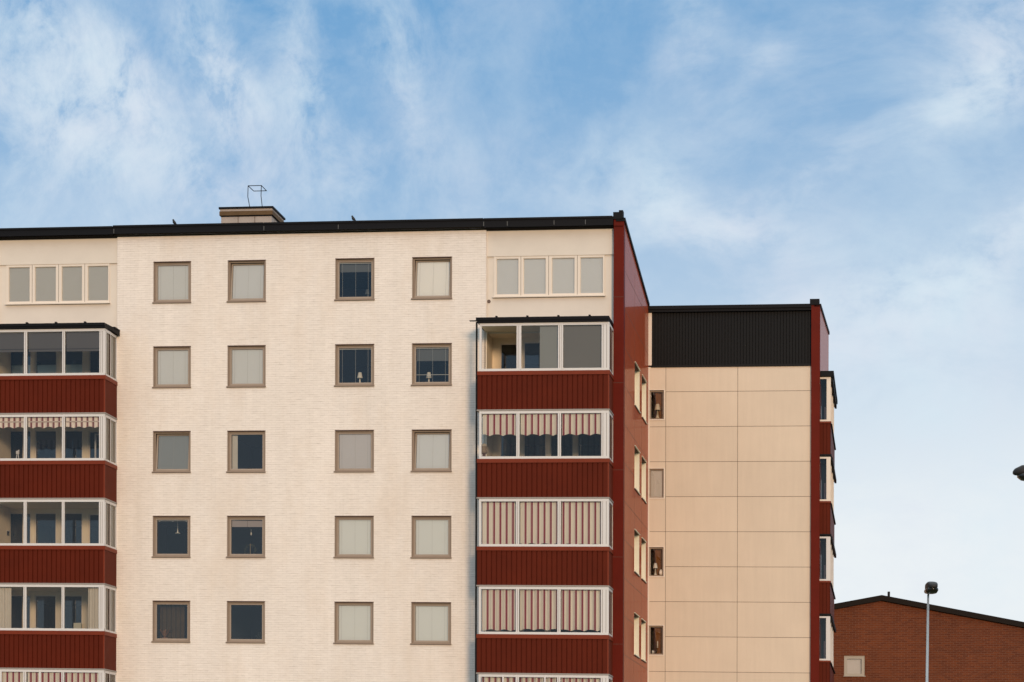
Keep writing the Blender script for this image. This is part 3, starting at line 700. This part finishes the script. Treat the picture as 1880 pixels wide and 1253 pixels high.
A0 = [(U2 - .2, WB - .1, 19.60), (U2 + .035, WB - .1, 19.60), (U2 + .035, 18.5, RB(18.5)), (U2 - .2, 18.5, RB(18.5))]; B0 = [(x, y, z + .10) for x, y, z in A0]
q.face(A0[::-1]); q.face(B0)
for i in range(4): j = (i + 1) % 4; q.face([A0[i], A0[j], B0[j], B0[i]])
q.build('roof_edge', M_BLACK, B)
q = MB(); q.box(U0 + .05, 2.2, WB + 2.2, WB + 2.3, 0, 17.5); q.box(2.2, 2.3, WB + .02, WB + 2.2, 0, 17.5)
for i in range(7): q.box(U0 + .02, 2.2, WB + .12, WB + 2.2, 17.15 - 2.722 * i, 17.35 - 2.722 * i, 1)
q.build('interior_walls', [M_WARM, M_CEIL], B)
for i, (a, b, c, d) in enumerate(BWIN):
    q = MB(); q.frame(a - .028, b + .028, WB - .018, WB + .0, c - .035, d + .02, .03, 0, tb=.035, tt=.02); q.frame(a, b, WB + .06, WB + .11, c, d, .05, 1, tb=.04)
    o = q.build('window', [M_CREAMFR, M_BROWN], B)
    q = MB(); q.face([(a, WB + .09, c), (b, WB + .09, c), (b, WB + .09, d), (a, WB + .09, d)]); q.build('pane', M_GLASS, o)
    if i == 1:
        q = MB(); q.box(a + .05, b - .05, WB + .12, WB + .125, c + .04, d - .04); q.build('curtain', M_SHEERW, o)
    else:
        q = MB(); q.face([(a + .26, WB + .18, c), (b, WB + .3, c), (b, WB + .3, d), (a + .18, WB + .18, d)]); q.build('curtain', M_WARM, o)
# balconies on its right side
WF, WE, UO = WB + .12, WB + 5.8, U2 + .365
for i in range(6):
    top = 17.22 - 2.738 * i; sill = 15.70 - 2.738 * i; nxt = top - 2.738
    q = MB(); q.box(U2 - .0, UO - .02, WF + .03, WE, nxt + .14, nxt + .26); q.box(U2, UO + .03, WF - .03, WE, nxt + .03, nxt + .09, 1); o = q.build('balcony', [M_CREAMIN, M_BLACK], B)
    q = MB(); q.ribs_u(U2, UO, WF, nxt + .09, sill - .06, .12, .02); q.box(UO - .004, UO, WF, WE, nxt + .09, sill - .06); q.build('parapet', M_RED, o)
    q = MB(); q.box(U2, UO + .02, WF - .03, WF + .03, sill - .06, sill); q.box(UO - .03, UO + .02, WF + .03, WE, sill - .06, sill); q.build('parapet_cap', M_REDCAP, o)
    q = MB(); q.box(UO - .14, UO, WF - .01, WF + .06, sill, top); q.box(U2, UO - .14, WF - .008, WF + .05, sill, sill + .06); q.box(U2, UO - .14, WF - .008, WF + .05, top - .06, top)
    for w in (1.2, 2.9, 4.4): q.box(UO - .04, UO, WF + w, WF + w + .12, sill, top)
    q.box(UO - .04, UO, WF + .06, WE, sill, sill + .05); q.box(UO - .04, UO, WF + .06, WE, top - .05, top)
    q.box(UO, UO + .07, WF + .25, WE, top - .10, top + .03, 1); q.box(UO, UO + .05, WF + .1, WE, sill - .10, sill - .06, 1)
    q.build('glazing_frame', [M_WHITE if i > 1 else M_CREAMFR, M_BLACK], o)
    q = MB(); q.face([(U2, WF + .02, sill), (UO - .14, WF + .02, sill), (UO - .14, WF + .02, top), (U2, WF + .02, top)]); q.build('pane', M_GLASS1, o)
    q = MB(); q.face([(UO - .02, WF + .06, sill), (UO - .02, WE, sill), (UO - .02, WE, top), (UO - .02, WF + .06, top)]); q.build('pane', M_GLASS1, o)
    q = MB(); q.box(U2 + .01, UO - .03, WF + 1.6, WF + 1.65, sill - .5, top); q.build('divider', mat('dark_divider', (.17, .19, .20), .6), o)
    q = MB(); q.box(U2 + .13, U2 + .18, WF + .7, WF + .75, sill - .3, sill + .62 + .1 * (i % 2)); q.build('curtain', M_SHEERW, o)
q = MB(); q.box(U2 - .0, UO + .06, WF - .08, WE + .1, 17.24, 17.40); q.box(U2, UO + .10, WF + .0, WE + .1, 17.30, 17.44); q.build('balcony_roof', M_BLACK, B)

# ================================================================== low brick house with a gable at the far right
H = root_at('brick_house', loc=(0, 97.6, 0)); tag(H, 'low red brick house gable with dark roof edge behind the street lamp', 'building')
HX = lambda px: (px - 940) / 4391 * 97.6
HZ = lambda py: (1519.5 - py) / 4391 * 97.6 + 1.6
hx0, hxr, hx1 = HX(1617) - 8.2, HX(1617), HX(1617) + 8.2
zr = HZ(1100); ze = zr - 8.2 * .187
wx0, wx1, wz0, wz1 = HX(1549), HX(1587), HZ(1239), HZ(1202)
q = MB(); q.wall(hx0, hx1, -.5, ze, 0, [(wx0, wx1, wz0, wz1)], .12); q.face([(hx0, 0, ze), (hx1, 0, ze), (hxr, 0, zr)])
q.face([(hx0, 0, -.5), (hx0, 0, ze), (hx0, 20, ze), (hx0, 20, -.5)]); q.face([(hx1, 0, -.5), (hx1, 20, -.5), (hx1, 20, ze), (hx1, 0, ze)]); q.face([(hx0, 20, -.5), (hx0, 20, ze), (hxr, 20, zr), (hx1, 20, ze), (hx1, 20, -.5)])
q.build('wall', M_RBRICK, H, shear=False)
q = MB()
for s_, xe in ((-1, hx0 - .3), (1, hx1 + .3)):
    z0, z1 = zr, zr - (8.5) * .187
    for (y0, y1, dz0, dz1, mi) in ((-.12, 20.1, .06, .20, 0), (-.15, -.02, -.02, .175, 1)):
        P = [(hxr, y0, z0 + dz0), (xe, y0, z1 + dz0), (xe, y1, z1 + dz0), (hxr, y1, z0 + dz0)]; Q = [(x, y, z + dz1 - dz0) for x, y, z in P]
        q.face(P, mi); q.face(Q, mi)
        for i in range(4): j = (i + 1) % 4; q.face([P[i], P[j], Q[j], Q[i]], mi)
ro = q.build('roof', [M_ROOF, M_FASC], H, shear=False)
q = MB(); px_ = HX(1638); q.box(px_ - .045, px_ + .045, 1.0, 1.1, zr - .2, HZ(1086) + .14); q.build('vent_pipe', M_BLACK, ro, shear=False)
q = MB(); q.frame(wx0, wx1, .03, .12, wz0, wz1, .13, 0, tb=.09); q.box(wx0 - .03, wx1 + .03, -.03, .1, wz0 - .03, wz0); o = q.build('window', mat('pale_window_surround', (.40, .36, .31), .7), H, shear=False)
q = MB(); q.face([(wx0, .09, wz0), (wx1, .09, wz0), (wx1, .09, wz1), (wx0, .09, wz1)]); q.build('pane', M_GLASS, o, shear=False)
q = MB(); q.box(wx0 + .1, wx1 - .1, .14, .15, wz0 + .05, wz1 - .05); q.build('curtain', M_SHEERW, o, shear=False)

# ================================================================== street lamps
def street_lamp(label, loc, rz, lean=0.0):
    o = root_at('street_lamp', loc=loc); o.rotation_euler = (0, lean, rz); tag(o, label, 'street lamp', 'street lamps')
    q = MB(); q.tube([(0, 0, -.2), (0, 0, 1.0), (0, 0, 1.02), (0, 0, 8.02)], [.075, .075, .062, .030], 16); q.tube([(0, 0, 8.0), (0, -.04, 8.10), (0, -.12, 8.13)], .028, 12); q.build('pole', M_STEEL, o, shear=False, smooth=True)
    # luminaire points to local -y : rings along y (half width, bottom, top)
    def shell(rings, name, m_):
        s_ = MB(); N_ = 16; RR = []
        for y, hw, zb, zt in rings:
            zc, hz_ = (zb + zt) / 2, (zt - zb) / 2
            RR.append([(hw * math.copysign(abs(math.cos(t)) ** .6, math.cos(t)), y, zc + hz_ * math.copysign(abs(math.sin(t)) ** .7, math.sin(t))) for t in [2 * math.pi * (j + .5) / N_ for j in range(N_)]])
        for a_, b_ in zip(RR, RR[1:]):
            for j in range(N_): s_.face([a_[j], a_[(j + 1) % N_], b_[(j + 1) % N_], b_[j]])
        s_.face(RR[0][::-1]); s_.face(RR[-1]); return s_.build(name, m_, o, shear=False, smooth=True)
    shell([(.04, .045, 8.10, 8.20), (-.05, .10, 8.10, 8.27), (-.20, .135, 8.12, 8.345), (-.45, .145, 8.13, 8.36), (-.66, .135, 8.13, 8.33), (-.78, .10, 8.15, 8.27), (-.81, .06, 8.17, 8.23)], 'lamp_housing', M_GREYP)
    shell([(-.18, .12, 8.06, 8.17), (-.26, .165, 8.03, 8.185), (-.45, .17, 8.02, 8.19), (-.64, .155, 8.05, 8.185), (-.72, .09, 8.10, 8.17)], 'lamp_bowl', mat('smoked_lamp_bowl', (.012, .011, .010), .15, .5))
    return o
street_lamp('grey street lamp with its slender pole in front of the red brick house', ((1696.5 - 940) / 4391 * 66, 66, .02), R(1), R(.7))
xt = (1859.5 - 940) / 4391 * 45.6
street_lamp('dark street lamp head poking in at the right edge of the photo', (xt + .80, 45.6, .2), R(-90))
# silver post whose tip shows in front of the beige block
q = MB(); P_ = root_at('metal_post', u=4.77, w=7.0, h=0); tag(P_, 'silver metal post, only its tip showing before the beige wall', 'post')
q.tube([(0, 0, -.2), (0, 0, 6.62), (0, 0, 6.63)], [.05, .05, .04], 12); q.build('pole', M_STEEL, P_, shear=False, smooth=True)
q = MB(); q.lathe((0, 0, 6.63), [(.055, -.03), (.055, .01), (.03, .03), (0, .035)], 12); q.build('pole_cap', M_STEEL, P_, shear=False, smooth=True)

# ================================================================== birds on the fascia
def bird(label, u, flip):
    o = MB()
    # continuous body: rings along a leaning spine
    sp = [(-.115, .030, .004), (-.085, .045, .016), (-.05, .07, .036), (-.015, .095, .050), (.01, .125, .050), (.025, .155, .038), (.032, .178, .034), (.042, .198, .030), (.056, .208, .014), (.085, .200, .004)]
    N_ = 12; RR = []
    for x, z, r in sp: RR.append([(flip * (x - r * .75 * math.sin(t)), r * .9 * math.cos(t), z + r * .75 * math.sin(t)) for t in [2 * math.pi * j / N_ for j in range(N_)]])
    for a_, b_ in zip(RR, RR[1:]):
        for j in range(N_): o.face([a_[j], a_[(j + 1) % N_], b_[(j + 1) % N_], b_[j]])
    for y in (-.015, .015): o.tube([(0, y, .06), (flip * .008, y, .0)], .004, 5)
    b_ = o.build('bird', M_BIRD, None, shear=False, smooth=True); at_building(b_, u, -.10, 20.90); b_.rotation_euler = (0, 0, -PHI + (.35 if flip > 0 else -.35))
    b_.scale = (.95, .95, .95)
    return tag(b_, label, 'bird', 'birds on the roof edge')
bird('small dark bird perched on the black roof edge, left of the chimney', -14.38, -1)
bird('small dark bird perched on the black roof edge, right of the chimney', -8.42, -1)

# ================================================================== things seen behind the glass
def table_lamp(label, u, w, h, s=1.0, m_=M_LAMPW, grp='table lamps on window sills'):
    o = root_at('table_lamp', u, w, h); tag(o, label, 'lamp', grp); o.scale = (s, s, s)
    q = MB(); q.lathe((0, 0, 0), [(0, 0), (.06, 0), (.062, .015), (.045, .06), (.028, .14), (.018, .22), (.014, .26), (0, .26)]); q.build('lamp_base', m_, o, shear=False, smooth=True)
    q = MB(); q.lathe((0, 0, 0), [(.095, .25), (.09, .27), (.055, .43), (.05, .435), (0, .435)]); q.build('lamp_shade', m_, o, shear=False, smooth=True)
    return o
table_lamp('white table lamp in the dark third column window, second row below the roof', -8.28, .32, 15.70, 1.0)
table_lamp('white table lamp behind a horizontal bar, in the window beside the red balconies', -6.02, .36, 15.69, 1.0)
table_lamp('dim grey table lamp barely visible in the dark top row window', -8.08, .5, 18.46, .9, mat('dim_shade', (.10, .11, .11), .8))
def pendant(label, u, w, h, cord, kind):
    o = root_at('pendant_lamp', u, w, h); tag(o, label, 'lamp', 'pendant lamps behind windows')
    q = MB(); q.tube([(0, 0, 0), (0, 0, cord)], .005, 6); q.build('cord', M_CORD, o, shear=False)
    q = MB(); prof = [(.085, 0), (.08, .012), (.03, .03), (.015, .08), (.006, .16)] if kind == 'bell' else [(0, 0), (.02, .005), (.024, .05), (.018, .095), (0, .1)]
    q.lathe((0, 0, -.01), prof, 14); q.build('lamp_shade', M_LAMPW, o, shear=False, smooth=True); return o
pendant('white bell shaped pendant lamp in the dark left column window', -14.40, .45, 10.96, .45, 'bell')
pendant('tiny white pendant bulb below a half raised blind', -11.92, .45, 10.90, .2, 'bulb')
# wreath on a stand with white base
o = root_at('wreath_stand', -11.92, .35, 10.20); tag(o, 'ring of dark greenery on a slim stand with a white base, behind the window glass', 'decoration')
q = MB(); q.lathe((0, 0, 0), [(0, .03), (.09, .03), (.10, 0)], 12); q.build('base', M_LAMPW, o, shear=False)
q = MB(); q.tube([(0, 0, .02), (0, 0, .38)], .012, 8); q.lathe((0, 0, .36), [(.03, 0), (0, .06)], 8); q.build('stand', mat('brass', (.22, .15, .07), .5), o, shear=False)
q = MB()
for j in range(150):
    t = random.uniform(0, 2 * math.pi); r = .17 + random.gauss(0, .018); c = Vector((r * math.cos(t), random.gauss(0, .02), .2 + r * math.sin(t))); d = Vector((random.gauss(0, 1), random.gauss(0, 1), random.gauss(0, 1))).normalized() * .028; e = d.orthogonal().normalized() * .008
    q.face([c - d, c + e, c + d, c - e])
q.build('greenery', mat('wreath_leaf', (.07, .075, .04), .8), o, shear=False)
# plant in the lowest left window
o = root_at('house_plant', -14.78, .3, 7.38); tag(o, 'orange and green leafy house plant in the bottom left window', 'plant')
q = MB(); q.lathe((0, 0, 0), [(0, 0), (.08, 0), (.10, .14), (.09, .14), (0, .12)], 12); q.build('pot', M_CLAY, o, shear=False)
q = MB()
for j in range(26):
    a_ = random.uniform(0, 6.28); L = random.uniform(.25, .62); d = Vector((math.cos(a_) * .7, math.sin(a_) * .25, 1)).normalized(); p0 = Vector((0, 0, .12)); sd = Vector((-math.sin(a_), math.cos(a_), 0)) * random.uniform(.012, .028)
    p1 = p0 + d * L * .6; p2 = p1 + Vector((math.cos(a_) * .2, math.sin(a_) * .1, .0)) * L * 1.2
    q.face([p0 - sd * .3, p0 + sd * .3, p1 + sd, p1 - sd]); q.face([p1 - sd, p1 + sd, p2 + sd * .1, p2 - sd * .1], 0)
q.build('leaves', mat('orange_green_leaf', (.16, .07, .02), .7, var=.6, vscale=9), o, shear=False)
# leaves added for the dark bush reflected in the window beside it
o = root_at('house_plant', -11.52, .35, 7.34); tag(o, 'dark rounded leaves standing in for a reflected bush, bottom window second from the left', 'plant')
q = MB(); q.lathe((0, 0, 0), [(0, 0), (.08, 0), (.10, .12), (0, .12)], 12); q.build('pot', M_JOINT_SHADE, o, shear=False)
q = MB()
for j in range(500):
    v = Vector((random.gauss(0, 1), random.gauss(0, 1), random.gauss(0, 1))).normalized() * random.uniform(.05, .2); c = Vector((v.x, v.y, .22 + v.z)); d = Vector((random.gauss(0, 1), random.gauss(0, 1), random.gauss(0, 1))).normalized() * .035; e = d.orthogonal().normalized() * .016
    q.face([c - d, c + e, c + d, c - e])
q.build('leaves', mat('dark_leaf', (.018, .022, .014), .8), o, shear=False)
# figurine on the balcony
o = root_at('figurine', wpx(889, -1.0), -1.0, SILLS[1] + .02); tag(o, 'stone bust with rounded hat on a pedestal below the short striped awning', 'figurine')
q = MB(); q.lathe((0, 0, 0), [(0, 0), (.07, 0), (.07, .03), (.05, .05), (.055, .14), (.07, .16), (0, .17)], 14); q.build('pedestal', mat('dark_terracotta', (.13, .065, .05), .8), o, shear=False, smooth=True)
q = MB(); q.lathe((0, 0, .16), [(0, 0), (.09, .01), (.11, .05), (.09, .10), (.075, .13), (.085, .17), (.08, .22), (.06, .24), (0, .25)], 16); q.build('bust', mat('buff_stone', (.28, .21, .15), .8), o, shear=False, smooth=True)
q = MB(); q.lathe((0, 0, .38), [(.10, .0), (.105, .02), (.08, .07), (.04, .095), (0, .10)], 16); q.build('hat', mat('pale_stone', (.42, .36, .28), .8), o, shear=False, smooth=True)
# folding stand on the left balcony
o = root_at('folding_stand', wpx(33, -.9), -.9, SILLS[1] - .95); tag(o, 'white folding tripod stand behind the short scalloped valance', 'stand')
for dx, dy in ((-.11, -.06), (.11, -.06), (.04, .12)):
    q = MB(); q.tube([(dx * 1.7, dy * 1.7, 0), (dx * .15, dy * .15, 1.22)], .014, 8); q.build('leg', M_WHITE, o, shear=False)
q = MB(); q.box(-.05, .05, -.03, .03, 1.2, 1.30); q.tube([(-.02, 0, 1.28), (.05, 0, 1.33)], .02, 8); q.build('head', M_WHITE, o, shear=False)
# small plant sprigs at the open pane
o = root_at('potted_plant', wpx(893, -1.1), -1.1, SILLS[0] - .12); tag(o, 'tiny dark sprigs on the sill of the open balcony pane', 'plant')
q = MB(); q.box(-.14, .14, -.04, .04, 0, .10); q.build('planter', M_CLAY, o, shear=False)
q = MB()
for j in range(26):
    x = random.choice((-.10, .09)) + random.gauss(0, .025); c = Vector((x, 0, .17)); d = Vector((random.gauss(0, .5), random.gauss(0, .2), random.uniform(-.1, .8))).normalized() * .05; e = d.orthogonal().normalized() * .010
    q.face([c - d, c + e, c + d, c - e])
q.build('leaves', mat('dark_leaf', (.018, .022, .014), .8), o, shear=False)
# white box on the fourth balcony, things in the panel block's windows
o = MB().box(-.13, .13, -.05, .05, 0, .30).build('paper_sign', mat('pale_card', (.50, .49, .40), .8), None, shear=False); at_building(o, wpx(144, .95), .95, SILLS[3] + .12); tag(o, 'blank pale card standing behind the balcony with cream curtains', 'card')
table_lamp('pale table lamp in the topmost window of the beige block', .64, WB + .13, 15.84, 1.15, mat('glassy_lamp', (.42, .33, .22), .5), 'lamps in the beige block')
table_lamp('white shaded lamp in the third window down of the beige block', .58, WB + .13, 15.84 - 2.722 * 2, .95, mat('pale_shade', (.50, .44, .36), .6), 'lamps in the beige block')
o = root_at('vase', .77, WB + .14, 15.84 - 2.722 * 2); tag(o, 'round cream vase right of the lamp in a beige block window', 'vase')
q = MB(); q.lathe((0, 0, 0), [(0, 0), (.05, 0), (.075, .07), (.06, .15), (.03, .18), (.035, .2), (0, .2)], 14); q.build('body', M_CREAMFR, o, shear=False, smooth=True)
o = root_at('mug', .50, WB + .13, 15.84 - 2.722 * 3); tag(o, 'white mug on the sill of the lowest beige block window', 'mug')
q = MB(); q.lathe((0, 0, 0), [(0, 0), (.04, 0), (.042, .1), (.036, .1), (.034, .01), (0, .01)], 14); q.build('body', M_WHITE, o, shear=False, smooth=True)
q = MB(); q.tube([(.04, 0, .08), (.07, 0, .07), (.07, 0, .03), (.04, 0, .02)], .007, 6); q.build('handle', M_WHITE, o, shear=False, smooth=True)
o = root_at('candle', .66, WB + .14, 15.84 - 2.722 * 3); tag(o, 'tall pale candle beside the mug in the lowest beige block window', 'candle')
q = MB(); q.lathe((0, 0, 0), [(0, 0), (.045, 0), (.045, .02), (.02, .05), (.02, .18), (.03, .2)], 12); q.build('holder', M_WARM, o, shear=False, smooth=True)
q = MB(); q.lathe((0, 0, .2), [(0, 0), (.022, 0), (.022, .22), (.004, .23), (.004, .25), (0, .25)], 12); q.build('wax', M_CREAMFR, o, shear=False, smooth=True)

o = root_at('wall_shelf', wpx(7, .75), .75, 11.06); tag(o, 'small pale shelf on brackets inside the uncurtained balcony at the far left', 'shelf')
MB().box(-.16, .16, 0, .22, 0, .03).build('board', M_WHITE, o, shear=False)
for x in (-.12, .12): MB().box(x - .01, x + .01, .02, .2, -.14, 0).build('bracket', M_GREYP, o, shear=False)
o = root_at('bowl', wpx(68, -1.05), -1.05, SILLS[3] - .02); tag(o, 'small pale blue bowl on the sill of the balcony with cream curtains', 'bowl')
q = MB(); q.lathe((0, 0, 0), [(0, 0), (.06, 0), (.13, .10), (.12, .10), (.055, .015), (0, .012)], 18); q.build('body', mat('pale_blue_glaze', (.45, .52, .60), .3), o, shear=False, smooth=True)
